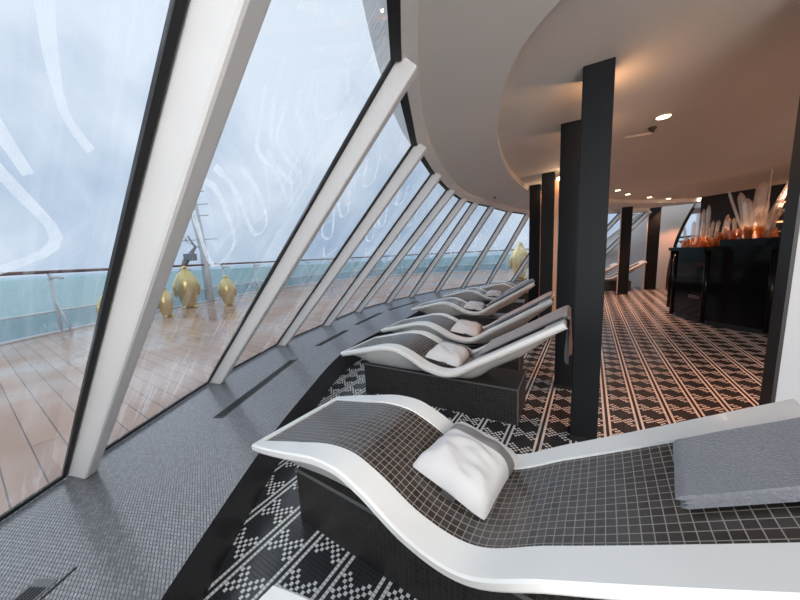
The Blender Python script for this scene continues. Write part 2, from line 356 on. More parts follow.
# ring beam and top frame along the heads of the panes
b = MB()
for i in range(len(TOP) - 1):
    pass
ro, ri = [off(to_, i, -.16) for i in range(K)], [off(to_, i, .075) for i in range(K)]
vs = [(p.x, p.y, ZO - .10) for p in to_] + [(p.x, p.y, ZO - .05) for p in ri] + [(p.x, p.y, ZO + .08) for p in ri] + [(p.x, p.y, ZO + .08) for p in ro]
fs = []
for q in range(4):
    for i in range(K - 1): fs.append((q * K + i, q * K + i + 1, ((q + 1) % 4) * K + i + 1, ((q + 1) % 4) * K + i))
b.add(vs, fs, 0); tag(b.build('trim_2', m_paint), kind='structure')
NW = len(BASE)
def B3(i): return Vector((*BASE[i], ZL))
def T3(i): return Vector((*TOP[i], ZO - .05))
STROKES = {4: [[(0.28, 0.79), (0.32, 0.76), (0.37, 0.73), (0.53, 0.72), (0.72, 0.69)], [(0.33, 0.79), (0.41, 0.75)], [(0.4, 0.8), (0.43, 0.76), (0.51, 0.75), (0.7, 0.74)],
    [(0.44, 0.82), (0.48, 0.8), (0.62, 0.79)], [(0.41, 0.74), (0.49, 0.73), (0.69, 0.72)], [(0.19, 0.67), (0.27, 0.66), (0.47, 0.59), (0.4, 0.54), (0.19, 0.63)],
    [(0.21, 0.69), (0.35, 0.67), (0.59, 0.61), (0.64, 0.64), (0.43, 0.69), (0.32, 0.7)], [(.5, .85), (.62, .82), (.8, .86)], [(.28, .86), (.5, .9), (.75, .88)]],
    3: [[(0.80, 0.80), (0.80, 0.76), (0.81, 0.72), (0.84, 0.68), (0.89, 0.66)], [(.62, .80), (.70, .70), (.80, .63)], [(0.60, 0.72), (0.76, 0.63), (0.85, 0.58), (0.78, 0.55), (.6, .52)], [(.5, .62), (.6, .58), (.66, .50)]]}
base_st = [[(.18, .68), (.34, .62), (.52, .62), (.27, .70)], [(.22, .73), (.45, .69), (.52, .71), (.33, .76)], [(.3, .84), (.5, .79), (.62, .82), (.45, .87)], [(.5, .58), (.66, .54), (.8, .58)]]
for i in range(NW - 1):
    b0, b1, t0, t1 = B3(i), B3(i + 1), T3(i), T3(i + 1)
    w = (b1 - b0).length; h = (t0 - b0).length
    P = lambda a, c: (b0.lerp(b1, a)).lerp(t0.lerp(t1, a), c)
    nn = (b1 - b0).cross(t0 - b0).normalized()                # points into the room (+x side)
    if nn.x < 0 and i < 10: nn = -nn
    b = MB(); G = 5
    b.grid(lambda u, v: P(u / (G - 1), v / (G - 1)), G, G, 0, True, uv=lambda u, v: (u / (G - 1) * w + i * 3.7, v / (G - 1) * h + i * 1.9))
    g = tag(b.build('window_%d' % (i + 1), m_glass), kind='structure')
    # rubber gasket round the pane
    b = MB(); xl, xr = .10 / w, 1 - .016 / w; loop = [P(xl, .008), P(xr, .008), P(xr, .985), P(xl, .985), P(xl, .008)]
    for a, c in zip(loop, loop[1:]): b.tube([a, c], .036 if a.z > 2 and c.z > 2 else .013, 4, smooth=False, twist=pi / 4)
    b.build('gasket', m_black, g)
    # salt marks dried on the pane
    st = STROKES.get(i)
    if st is None and 4 < i < 15:
        rd = random.Random(i); dx, dy = rd.uniform(-.08, .14), rd.uniform(-.06, .04)
        st = [[(a + dx, c + dy) for a, c in l] for l in base_st]
    if st and i < 15:
        b = MB()
        for l in st:
            pts = [Vector((a * w, c * h)) for a, c in l]
            sp = spline([tuple(p) for p in pts], 4) if len(pts) > 2 else pts
            nvs = []
            for k, p in enumerate(sp):
                t = (sp[min(k + 1, len(sp) - 1)] - sp[max(k - 1, 0)]).normalized(); o_ = Vector((-t.y, t.x)) * (.014 if i == 4 else .017) * (.8 + .4 * noise.noise(Vector((p.x * 9, p.y * 9, i))))
                for q in (p + o_, p - o_): nvs.append(P(min(max(q.x / w, .02), .98), min(q.y / h, .98)) - nn * .004)
            b.add(nvs, [(2 * k, 2 * k + 1, 2 * k + 3, 2 * k + 2) for k in range(len(sp) - 1)])
        b.build('salt_mark', m_film, g)
for i in range(NW):
    bb, tt = B3(i), T3(i)
    tg = (Vector(BASE[min(i + 1, NW - 1)]) - Vector(BASE[max(i - 1, 0)])).normalized(); tg = Vector((tg.x, tg.y, 0))
    ax = (tt - bb).normalized(); nn = tg.cross(ax); nn = nn if nn.z < 0 else -nn; nn = (nn - ax * nn.dot(ax)).normalized()   # inward / down side
    hw, dp = .078, .108
    lo = []; hi = []
    for a, c in ((0, -.02), (hw, -.02), (hw, dp), (0, dp)):
        o_ = tg * a + nn * c
        # slide along the axis to meet the ledge plane and the head beam
        p = bb + o_; s_ = (ZL - .004 - p.z) / ax.z; lo.append(p + ax * s_)
        p = tt + o_; s_ = ((ZO - .05 if c < 0 else ZO - .13) - p.z) / ax.z; hi.append(p + ax * s_)
    b = MB(); b.hexa(lo, hi); tag(b.build('trim_%d' % (i + 3), m_paint, bevel=.012), kind='structure')

# floor line under panes outside, deck
b = MB()
deck_out = [(-6.9, -8), (-6.9, -1), (-6.85, 4.9), (-6.65, 7.5), (-6.2, 10.5), (-5.3, 13.6), (-3.8, 16.4), (-1.4, 18.4), (1.8, 18.9), (5, 18.4), (8.5, 16.8), (12, 14.5), (15, 11)]
do = spline(deck_out, 5)
db = resample(do, K); dbin = outb
b.add([(p.x, p.y, .235) for p in db] + [(p.x, p.y, .235) for p in dbin], [(i, K + i, K + i + 1, i + 1) for i in range(K - 1)], 0)
b.add([(p.x, p.y, .235) for p in db] + [(p.x, p.y, -1.0) for p in db], [(i, i + 1, K + i + 1, K + i) for i in range(K - 1)], 0)
tag(b.build('deck', m_deck), kind='structure')
b = MB(); b.add([(-1500, -1500, -18), (1500, -1500, -18), (1500, 1500, -18), (-1500, 1500, -18)], [(0, 1, 2, 3)])
tag(b.build('sea', m_sea), kind='structure')
# room walls behind and to the right of the viewer
b = MB(); b.box((5, -5.4, 1.3), (18, .1, 2.6)); tag(b.build('wall_back', m_dwall), kind='structure')
b = MB(); b.box((13.9, 3.5, 1.3), (.1, 18.5, 2.6)); tag(b.build('wall_right', m_dwall), kind='structure')
# white cheek wall closing the bow windows: its upper edge follows the last pane
b = MB(); pts = [Vector((6.5, 11.5, 0)), Vector((8.05, 9.75, 0)), Vector((8.05, 9.75, ZI)), Vector((7.9, 9.92, 2.4)), Vector((6.5, 11.5, .55))]
o2 = Vector((.06, .05, 0)); k = 5
b.add(pts + [p + o2 for p in pts], [tuple(range(k)), tuple(range(k, 2 * k))[::-1]] + [(i, k + i, k + (i + 1) % k, (i + 1) % k) for i in range(k)])
tag(b.build('wall_front', m_wallw), kind='structure')
b = MB(); b.tube([(6.45, 11.45, .62), (7.86, 9.88, 2.41)], .05, 4, smooth=False); tag(b.build('trim_30', m_wallw), kind='structure')
# flared cream panel
b = MB(); nz_, ny = 16, 2
def FP(i, j):
    z = ZI * i / (nz_ - 1); x1 = 8.02 + .75 * (i / (nz_ - 1)) ** 2.2
    return Vector((8.06, 9.72, z)).lerp(Vector((x1, 8.95 + .1 * (i / (nz_ - 1)), z)), j)
b.grid(FP, nz_, 2)
def FQ(i, j): p = FP(i, 1); return p + Vector((.22, .12, 0)) * j
b.grid(FQ, nz_, 2, 1)
tag(b.build('wall_panel', [m_wallc, m_brown]), kind='structure')
# starboard windows beyond it
P0, P1 = Vector((9.2, 11.2, 0)), Vector((12.8, 8.2, 0))
for q in range(3):
    a, c = P0.lerp(P1, q / 3), P0.lerp(P1, (q + 1) / 3); ln = Vector((-.45, -.75, 0))
    b = MB(); b.add([a + Vector((0, 0, .9)), c + Vector((0, 0, .9)), c + ln + Vector((0, 0, 2.37)), a + ln + Vector((0, 0, 2.37))], [(0, 1, 2, 3)], uvs=[(0, 0), (1.5, 0), (1.5, 1.8), (0, 1.8)])
    g = tag(b.build('window_%d' % (30 + q), m_glass), kind='structure')
    b = MB(); b.tube([a + Vector((0, 0, .9)), a + ln + Vector((.5, -.4, 2.45))], .05, 4, smooth=False); b.tube([a + Vector((0, 0, 1.5)), c + Vector((-.2, -.3, 1.6))], .03, 4, smooth=False)
    b.build('frame', m_brown, g)
b = MB(); b.hexa([P0 + Vector((0, 0, 0)), P1, P1 + Vector((.1, .1, 0)), P0 + Vector((.1, .1, 0))], [P0 + Vector((0, 0, .9)), P1 + Vector((0, 0, .9)), P1 + Vector((.1, .1, .9)), P0 + Vector((.1, .1, .9))])
tag(b.build('wall_starboard', m_brown), kind='structure')
b = MB(); b.box((10.3, 9.6, 2.44), (5.2, 2.6, .14), radians(-38)); tag(b.build('trim_31', m_ceil), kind='structure')

# ledge air vents
b0_ = [((-1.46, .10), (-1.39, .985), 'nearest air vent slot in the grey mosaic ledge, lower left corner'),
       ((-1.44, 2.14), (-1.30, 3.41), 'black slot vent in the mosaic ledge beside the second mullion foot'),
       ((-1.16, 3.95), (-.90, 4.75), 'black slot vent in the mosaic ledge level with the second lounger row'),
       ((-.80, 5.15), (-.42, 6.15), 'narrow black slot vent in the ledge near the third lounger foot'),
       ((-.25, 6.45), (.42, 7.45), 'farthest narrow black slot vent along the window ledge')]
for (p, q, lb) in b0_:
    p, q = Vector(p), Vector(q); L_ = (q - p).length; an = atan2(q.y - p.y, q.x - p.x); c = (p + q) / 2
    e = empty('air_vent', (c.x, c.y, ZL), an, label=lb, cat='air vent', group='slot vents in the window ledge')
    fr = MB(); fr.box((0, .0, .0015), (L_, .085 if p.y < 1 else .06, .003)); fr.build('vent_plate', m_vent if p.y < 1 else m_black, e)
    sl = MB()
    for k in range(5): sl.box((0, (-.028 + k * .014) * (1 if p.y < 1 else .7), .004), (L_ - .06, .0075, .003))
    sl.build('slot', m_black, e)
    ln = MB(); ln.box((.02, -.06 if p.y < 1 else -.045, .002), (L_ + .05, .007, .003)); ln.build('edge_strip', m_black, e)

# ------------------------------------------------------------------ columns
def column(x, y, rz, w, d, z1, lb, side=None, front=None, group='dark columns between the loungers and the bar', strip=False):
    e = empty('dark_column', (x, y, 0), rz, label=lb, cat='column', group=group)
    b = MB(); b.box((w / 2, d / 2, z1 / 2), (w, d, z1)); b.build('shaft', front or m_col, e, bevel=.004)
    b = MB(); b.box((w / 2, d / 2, .02), (w + .006, d + .006, .04)); b.build('base_trim', m_dark, e)
    if side: b = MB(); b.box((-.012, d / 2, z1 / 2), (.024, d, z1 - .02)); b.build('side_panel', side, e)
    if strip:
        ld = bpy.data.lights.new('copper_lamp', 'POINT'); ld.energy = 1.2; ld.color = (1, .6, .35); ld.shadow_soft_size = .02
        lo_ = bpy.data.objects.new('copper_lamp', ld); COL.objects.link(lo_); lo_.location = (w + .10, -.06, 2.3); lo_.parent = e
        b = MB(); b.box((w + .03, d / 2, 1.21), (.05, d * .8, 2.36)); b.build('copper_panel', m_copper, e)
        b = MB(); b.lathe([(.0, 2.47), (.028, 2.47), (.028, 2.50), (0, 2.50)], (w + .06, -.03, -.1), 12); b.build('lamp', m_lamp, e)
    return e
CY = radians(-30)
column(1.20, 2.03, CY, .165, .20, ZI, 'tall dark column right behind the head of the second lounger, nearest of the row')
column(1.52, 2.88, CY, .17, .20, ZI, 'dark column half hidden behind the nearest dark column')
column(2.18, 4.63, CY, .17, .2, ZI, 'dark column at the head of the fourth lounger with copper side', strip=True)
column(2.35, 5.43, CY, .17, .12, ZO + .08, 'dark column farthest along the lounger row, next to the windows', strip=True)
column(6.25, 8.52, radians(-38), .24, .2, ZI, 'dark column with pale left side in front of the far white wall', side=m_wallc, group='columns at the far end')
column(7.55, 9.18, radians(-38), .28, .2, ZI, 'dark column between the far white wall and the cream panel', side=m_wallc, group='columns at the far end')
e = empty('white_pillar', (1.83, 1.372, 0), CY, label='white pillar with a dark left edge at the right side of the picture', cat='pillar')
b = MB(); b.box((.5, .075, ZI / 2), (1.0, .09, ZI)); b.build('white_panel', m_pillar, e)
b = MB(); b.box((-.006, .075, ZI / 2), (.014, .1, ZI)); b.build('dark_edge', m_dark, e)

# ------------------------------------------------------------------ lounger
k_ = 1.07
KS = [0, .3, .57, .68, .80, 1.0, 1.2, 1.44, 2.047]
ZS = [.432, .505, .562, .560, .520, .425, .405, .538, .897]
LL = KS[-1]; HW = .3385
def prof(s):
    x = KS; z = ZS; m = []
    for i in range(9):
        if i == 0: m.append((z[1] - z[0]) / (x[1] - x[0]))
        elif i == 8: m.append((z[8] - z[7]) / (x[8] - x[7]))
        else:
            h1, h2 = x[i] - x[i - 1], x[i + 1] - x[i]; a, c = (z[i] - z[i - 1]) / h1, (z[i + 1] - z[i]) / h2; m.append((a * h2 + c * h1) / (h1 + h2))
    i = 0
    while i < 7 and x[i + 1] < s: i += 1
    h = x[i + 1] - x[i]; u = (s - x[i]) / h
    return (2 * u ** 3 - 3 * u * u + 1) * z[i] + (u ** 3 - 2 * u * u + u) * h * m[i] + (-2 * u ** 3 + 3 * u * u) * z[i + 1] + (u ** 3 - u * u) * h * m[i + 1]
def nrm(s):
    d = (prof(min(s + .01, LL)) - prof(max(s - .01, 0))) / (min(s + .01, LL) - max(s - .01, 0)); return Vector((-d, 0, 1)).normalized()
def on(s, q, h=0):
    p = Vector((s, q, prof(min(max(s, 0), LL)))); return p + nrm(min(max(s, 0), LL)) * h
def thick(s):            # hull depth below the rim at the keel
    z = prof(s)
    if s < .25: return .035 + (z - .31 - .035) * (s / .25) ** .8
    if s < 1.25: return z - .305
    a = min((s - 1.25) / .25, 1); return (z - .305) * (1 - a) + .15 * a if a < 1 else .15 * (1 - max(0, (s - 1.75)) / .6)
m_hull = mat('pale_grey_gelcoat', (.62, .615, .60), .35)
NS = 70
def make_lounger(name, **k):
    e = empty(name, (0, 0, 0), **k)
    sh = MB()
    ss = [LL * i / (NS - 1) for i in range(NS)]
    RD = .010
    def INF(s): return .222 + .055 * max(0, 1 - s / .62) ** 1.3
    def section(s):
        HW = .3385 * (1 - .05 * max(0, 1 - s / .3) ** 2)
        t = thick(s); z = prof(s); nn = nrm(s)
        ins = .03 < s < LL - .11
        rc = RD; IN = INF(s)
        P = []
        # outer lip near side -> rim -> recess -> other side -> hull
        def pt(q, h, vert=0): p = Vector((s, q, z)) + nn * h; p.z -= vert; return p
        top = [(-HW, -.006), (-HW + .008, 0), (-IN, 0), (-IN + .004, -rc), (IN - .004, -rc), (IN, 0), (HW - .008, 0), (HW, -.006)]
        P = [pt(q, h) for q, h in top]
        P += [pt(HW, -.028), pt(HW - .012, -.033), pt(HW - .014, -.045), pt(HW - .04, -.055)]
        P += [pt(HW - .09, -.02, max(t * .55, .03)), pt(.17, -.02, max(t - .02, .03)), pt(-.17, -.02, max(t - .02, .03)), pt(-HW + .09, -.02, max(t * .55, .03))]
        P += [pt(-HW + .04, -.055), pt(-HW + .014, -.045), pt(-HW + .012, -.033), pt(-HW, -.028)]
        return P
    secs = [section(s) for s in ss]; k2 = len(secs[0])
    vs = [p for q in secs for p in q]
    fs = []; 
    for i in range(NS - 1):
        for j in range(k2): fs.append((i * k2 + j, (i + 1) * k2 + j, (i + 1) * k2 + (j + 1) % k2, i * k2 + (j + 1) % k2))
    fs += [tuple(range(k2)), tuple(range((NS - 1) * k2, NS * k2))[::-1]]
    sh.add(vs, fs, 0, False)
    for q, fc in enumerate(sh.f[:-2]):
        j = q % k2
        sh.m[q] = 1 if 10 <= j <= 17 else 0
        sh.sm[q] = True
    o = sh.build('shell', [m_white, m_hull], e)
    o.data.set_sharp_from_angle(angle=radians(35)) if hasattr(o.data, 'set_sharp_from_angle') else None
    # end rims that close the tray at foot and head
    for (s0, s1) in ((0, .045), (LL - .125, LL)):
        cp = MB(); IN = INF(s0)
        cp.grid(lambda i, j: on(s0 + (s1 - s0) * i / 3, -IN - .01 + (2 * IN + .02) * j / 4, .001), 4, 5)
        cp.add([on(s, q, h) for s in (s0, s1) for q in (-IN - .01, IN + .01) for h in (.001, -.009)], [(0, 1, 3, 2), (4, 6, 7, 5)])
        cp.build('end_rim', m_white, o)
    mo = MB(); s0, s1 = .035, LL - .115
    arc = [0]
    for i in range(1, 61):
        a, c = on(s0 + (s1 - s0) * (i - 1) / 60, 0), on(s0 + (s1 - s0) * i / 60, 0); arc.append(arc[-1] + (c - a).length)
    IQ = lambda i: INF(s0 + (s1 - s0) * i / 60) - .003
    mo.grid(lambda i, j: on(s0 + (s1 - s0) * i / 60, IQ(i) * (j / 4 - 1), -.007), 61, 9, uv=lambda i, j: (arc[i], IQ(i) * (j / 4 - 1)))
    mo.build('mosaic_bed', m_seat, e)
    # plinth with mosaic faces
    p = MB(); x0, x1, y0, y1, zt = .22, 1.74, -.215, .215, .30
    for (a, c) in (((x0, y0), (x1, y0)), ((x1, y0), (x1, y1)), ((x1, y1), (x0, y1)), ((x0, y1), (x0, y0))):
        l = hypot(c[0] - a[0], c[1] - a[1]); p.add([(*a, 0), (*c, 0), (*c, zt), (*a, zt)], [(0, 1, 2, 3)], 0, uvs=[(0, 0), (l, 0), (l, zt), (0, zt)])
    p.add([(x0, y0, zt), (x1, y0, zt), (x1, y1, zt), (x0, y1, zt)], [(0, 1, 2, 3)], 0, uvs=[(x0, y0), (x1, y0), (x1, y1), (x0, y1)])
    po = p.build('plinth', m_plinth, e)
    q = MB()
    q.box(((x0 + x1) / 2, y0 - .001, zt + .002), (x1 - x0 + .01, .010, .008)); q.box((x1, 0, zt + .002), (.010, y1 - y0, .008)); q.box((x1, y0, zt / 2), (.008, .008, zt))
    q.build('plinth_edge', m_metal, po)
    return e
WHERE = [(-.60, .515, -.58, 'white lounger whose foot corner just shows at the bottom edge of the picture'),
         (-.66, 1.76, -.60, 'nearest full white lounger with dark mosaic bed, white pillow and folded towel'),
         (-.488, 3.315, -.537, 'second white lounger from the camera with a towel hanging over its head end'),
         (-.122, 4.233, -.507, 'third white lounger, close behind the one with the hanging towel'),
         (.318, 5.70, -.422, 'fourth white lounger, dark towel on its raised back beside the copper-sided column'),
         (1.12, 7.17, -.44, 'fifth white lounger, mostly hidden behind the raised back of the fourth'),
         (2.20, 8.22, -.40, 'sixth white lounger from the camera, only its foot and knee hump showing'),
         (4.35, 9.48, -.50, 'far lounger whose raised back shows left of the far dark column'),
         (5.6, 10.05, -.50, 'far lounger whose raised back shows between the two far columns')]
loungers = []
for i, (x, y, a, lb) in enumerate(WHERE):
    if i == 0: o = make_lounger('heated_lounger', cat='lounger', group='curved white heated loungers along the windows'); proto = o
    else: o = copy_tree(proto)
    o['label'] = lb; o.location = (x, y, 0); o.rotation_euler.z = a; loungers.append((x, y, a))
def LW(i, p):
    x, y, a = loungers[i]; return Vector((x + p.x * cos(a) - p.y * sin(a), y + p.x * sin(a) + p.y * cos(a), p.z))
# pillows --------------------------------------------------------
def pillow_mesh(e):
    lx, ly, H = .335, .42, .095; G = 33
    def P(i, j, sg):
        u, v = i / (G - 1) * 2 - 1, j / (G - 1) * 2 - 1
        pin = 1 - .10 * (1 - abs(v) ** 2) * abs(u) ** 3; pin2 = 1 - .07 * (1 - abs(u) ** 2) * abs(v) ** 3
        g = max(0, (1 - abs(u) ** 3.6)) ** .6 * max(0, (1 - abs(v) ** 3.6)) ** .6
        wr = noise.noise(Vector((u * 2.3, v * 5 + sg, .3))) * .016 * g + max(0, -v - .2) * sin(u * 11 + noise.noise(Vector((u, v, 2))) * 3) * .008 * g
        z = H * g * (1 if sg > 0 else .18) * sg + (wr if sg > 0 else 0)
        rc_ = 1 - .075 * (u * u * v * v) ** 2
        return Vector((u * lx / 2 * pin * rc_, v * ly / 2 * pin2 * rc_, z + .018))
    b = MB(); b.grid(lambda i, j: P(i, j, 1), G, G)
    nf = len(b.f)
    for q in range(nf):
        j = q % (G - 1); v = (j + .5) / (G - 1) * 2 - 1
        if .26 < v < .56: b.m[q] = 1
    b.grid(lambda i, j: P(G - 1 - i, j, -1), G, G, 0)
    return b.build('cover', [m_cush, m_stripe], e)
PL = None
pil = [(1, 1.05, .12, -.10, 'large white pillow with grey band on the nearest lounger'), (2, 1.08, .03, 0, 'white pillow with grey band on the second lounger'),
       (3, 1.08, .03, .1, 'white pillow with grey band on the third lounger'), (4, 1.10, .03, 0, 'white pillow on the fourth lounger'), (5, 1.12, .0, 0, 'small distant white pillow on the fifth lounger')]
for (li, s, q, rot, lb) in pil:
    if PL is None:
        e = empty('pillow', (0, 0, 0)); pillow_mesh(e)
        b = MB(); b.box((.02, -.213, .022), (.05, .008, .016)); b.build('tab', m_tab, e); PL = e
    else: e = copy_tree(PL)
    tag(e, lb, 'pillow', 'white banded pillows on the loungers')
    p = LW(li, on(s, q, .004)); e.location = p
    # lie on the slope of the seat
    nl = nrm(s); a = loungers[li][2]
    tilt = atan2(nl.x, nl.z); e.rotation_mode = 'XYZ'
    e.rotation_euler = (Matrix.Rotation(a, 3, 'Z') @ Matrix.Rotation(tilt, 3, 'Y') @ Matrix.Rotation(rot, 3, 'Z')).to_euler()
    if li == 1: e.scale = (1.12, 1.06, 1.05)
# towels ---------------------------------------------------------
def folded_towel(li, s0, s1, q0, q1, th, lb, layers=3, skew=0):
    b = MB(); NU, NV = 24, 15
    def lay(z0, z1, sh):
        def P(i, j, top):
            u, v = i / (NU - 1), j / (NV - 1); ed = min(u, 1 - u) * (s1 - s0); eq = min(v, 1 - v) * (q1 - q0)
            rn = sqrt(max(0, 1 - max(0, 1 - ed / (.5 * (z1 - z0))) ** 2)) if True else 1
            zz = (z0 + z1) / 2 + (z1 - z0) / 2 * rn * (1 if top else -1)
            s = s0 + sh + (s1 - s0 - sh) * u + skew * (v - .5); q = q0 + (q1 - q0) * v
            return on(min(s, LL - .001), q, .006 + zz + (noise.noise(Vector((s * 9, q * 9, z1 * 90))) * .004 if top else 0)) + (Vector((max(0, s - LL), 0, 0)))
        b.grid(lambda i, j: P(i, j, True), NU, NV); b.grid(lambda i, j: P(NU - 1 - i, j, False), NU, NV)
        for j in (0, NV - 1):
            rng = range(NU) ; n0 = len(b.v)
            b.add([P(i, j, True) for i in rng] + [P(i, j, False) for i in rng], [((i, NU + i, NU + i + 1, i + 1) if j == 0 else (i + 1, NU + i + 1, NU + i, i)) for i in range(NU - 1)])
    for k in range(layers): lay(th * k / layers, th * (k + 1) / layers, .006 * (k % 2))
    c = on((s0 + s1) / 2, (q0 + q1) / 2); o = b.build('folded_towel', m_towel, origin=tuple(c)); o.location = LW(li, c); o.rotation_euler.z = loungers[li][2]
    return tag(o, lb, 'towel', 'grey towels on the loungers')
folded_towel(1, 1.75, LL, -.12, .145, .034, 'thick folded grey towel on the back of the nearest lounger', skew=.03)
folded_towel(3, 1.45, LL, -.18, .20, .022, 'thin grey towel laid along the back of the third lounger', 2)
folded_towel(4, 1.35, LL, -.20, .20, .025, 'dark grey towel spread on the raised back of the fourth lounger', 2)
folded_towel(0, 1.6, 1.98, -.1, .2, .04, 'folded grey towel on the lounger below the picture edge', 2)
# hanging towel on the second
b = MB(); NU, NV = 40, 14; SA = 1.42; tot = LL + .02 - SA + .36
def HT(i, j, off_):
    d = tot * i / (NU - 1); q = -.20 + .48 * j / (NV - 1); s = SA + d
    wv = noise.noise(Vector((d * 5, q * 8, 1))) * .006
    if s <= LL: return on(s, q, .012 + off_ + wv)
    r_ = s - LL; c = on(LL, q, 0)
    a = min(r_ / .045, 1) * (pi / 2 + .45); R_ = .022 + off_
    nn = nrm(LL); tx = Vector((nn.z, 0, -nn.x)); p = c + nn * (R_ * cos(a) - .008) + tx * (R_ * sin(a))
    if r_ > .045: p = p + Vector((.02 * sin(q * 16) * min(1, (r_ - .045) * 4), 0, -(r_ - .045)))
    return p
b.grid(lambda i, j: HT(i, j, .008), NU, NV); b.grid(lambda i, j: HT(NU - 1 - i, j, -.002), NU, NV)
o = b.build('draped_towel', m_towel, origin=tuple(on(1.75, 0))); o.location = LW(2, on(1.75, 0)); o.rotation_euler.z = loungers[2][2]
tag(o, 'grey towel draped over the head end of the second lounger, hanging down', 'towel', 'grey towels on the loungers')

# ------------------------------------------------------------------ railing outside
e = empty('ship_railing', (-6.8, 4.9, .235), label='ship railing with red-brown handrail and glass panels around the outer deck', cat='railing')
def rel(b, name, m, par=e, o0=(-6.8, 4.9, .235)):
    o = b.build(name, m, par, origin=o0); o.location = (0, 0, 0); return o
rp_ = resample(do, 120); ZT = 1.43
b = MB(); b.tube([(p.x, p.y, ZT) for p in rp_], .032, 8); rel(b, 'handrail', m_rail)
b = MB(); b.tube([(p.x, p.y, .66) for p in rp_], .022, 6); rel(b, 'middle_rail', m_shipw)
b = MB(); b.tube([(p.x, p.y, .25) for p in rp_], .03, 6); rel(b, 'bottom_rail', m_shipw)
off2 = [off(rp_, i, -.05) for i in range(120)]
for (z0, z1, nm, mm) in ((.68, 1.36, 'glass_panel', m_clear), (.26, .65, 'lower_panel', m_bulw)):
    b = MB(); b.grid(lambda i, j: Vector((off2[i].x, off2[i].y, z0 if j == 0 else z1)), 120, 2, uv=lambda i, j: (i * .3, j * .7)); rel(b, nm, mm)
for k in range(3, 118, 4):
    p = off(rp_, k, .0); t = (rp_[min(k + 1, 119)] - rp_[k - 1]).normalized(); inn = Vector((t.y, -t.x))
    b = MB(); b.tube([(p.x, p.y, .25), (p.x, p.y, 1.41)], .028, 6)
    q = p + inn * .22; b.tube([(p.x, p.y, .95), (q.x, q.y, .25)], .02, 6)
    q2 = p + inn * .16; b.tube([(p.x, p.y, 1.30), (q2.x, q2.y, 1.33), (q2.x + .1, q2.y, 1.30)], .028, 6)
    rel(b, 'post', m_shipw)

# golden penguins ------------------------------------------------
def penguin(x, y, h, rz, lb, z=.235):
    e = empty('penguin_statue', (x, y, z), rz, label=lb, cat='statue', group='golden penguin statues on the outer deck')
    pr_ = [(0.02, 0), (.11, .0), (.14, .03), (.155, .10), (.19, .24), (.225, .40), (.24, .54), (.228, .66), (.18, .77), (.115, .845), (.082, .88), (.082, .91), (.072, .95), (.045, .98), (.008, .995)]
    b = MB(); b.lathe([(q * h * .95, zz * h) for q, zz in pr_], (0, 0, 0), 28)
    b.v = [(a * (.92 if True else 1) + .03 * h * (c / h) ** 2, bb, c) for a, bb, c in b.v]
    bo_ = b.build('body', m_gold, e)
    b = MB(); b.tube([(.08 * h, 0, .925 * h), (.15 * h, 0, .95 * h), (.21 * h, 0, .97 * h)], [.03 * h, .02 * h, .005 * h], 8); b.build('beak', m_gold, e)
    for sg in (-1, 1):
        b = MB(); b.tube([(0, sg * .19 * h, .68 * h), (-.02 * h, sg * .235 * h, .5 * h), (-.05 * h, sg * .235 * h, .34 * h), (-.07 * h, sg * .22 * h, .27 * h)], [.03 * h, .045 * h, .03 * h, .008 * h], 8); b.build('flipper', m_gold, e)
        b = MB(); b.tube([(-.02 * h, sg * .08 * h, .02 * h), (.08 * h, sg * .10 * h, .02 * h), (.17 * h, sg * .13 * h, .015 * h)], [.035 * h, .045 * h, .03 * h], 8); b.build('foot', m_gold, e)
penguin(-6.04, 8.54, 1.20, radians(-50), 'tallest golden penguin statue, standing in front of the mast')
penguin(-4.95, 8.62, .88, radians(-60), 'smaller golden penguin statue standing right of the tallest one')
penguin(-5.62, 7.14, .72, radians(-20), 'small golden penguin statue half hidden by the nearest mullion, left of the tallest')
penguin(-5.92, 6.12, .85, radians(-30), 'golden penguin statue peeping out left of the nearest mullion')
penguin(5.0, 12.4, 1.5, radians(-100), 'golden penguin statue outside the windows beside the farthest dark column')

# mast and winch --------------------------------------------------
e = empty('signal_mast', (-6.3, 9.9, .235), label='white lattice mast with crossbars standing at the rail behind the penguins', cat='mast')
b = MB(); b.tube([(0, 0, 0), (-.05, .1, 1.7), (-.35, .35, 4.2)], [.13, .11, .08], 10); b.build('pole', m_shipw, e)
for k, (z, l) in enumerate(((2.0, .5), (2.75, .3), (3.1, .35), (3.5, .25), (3.8, .2))):
    b = MB(); b.tube([(-l - .1, 0, z), (l * .9, .1, z + .02)], .018, 6); b.tube([(-l, 0, z), (-l, 0, z + .1)], .03, 6); b.build('crossbar', m_shipw, e)
b = MB(); b.tube([(-.55, .0, 2.0), (-.1, 0, 1.75)], .02, 6); b.tube([(-.3, -.1, 3.9), (.0, .1, .4)], .02, 6); b.build('brace', m_shipw, e)
e = empty('deck_winch', (-6.75, 9.3, .235), label='grey davit winch arm behind the tallest golden penguin', cat='winch')
b = MB(); b.tube([(0, 0, 0), (0, 0, .9)], .06, 8); b.build('stand', m_metal, e)
b = MB(); b.tube([(0, 0, .85), (.2, .1, 1.35), (.45, .25, 1.75), (.3, .2, 2.1)], [.05, .09, .04, .02], 8); b.build('arm', m_metal, e)
b = MB(); b.box((.35, .1, 1.45), (.3, .2, .22)); b.build('motor_box', m_metal, e, bevel=.02)

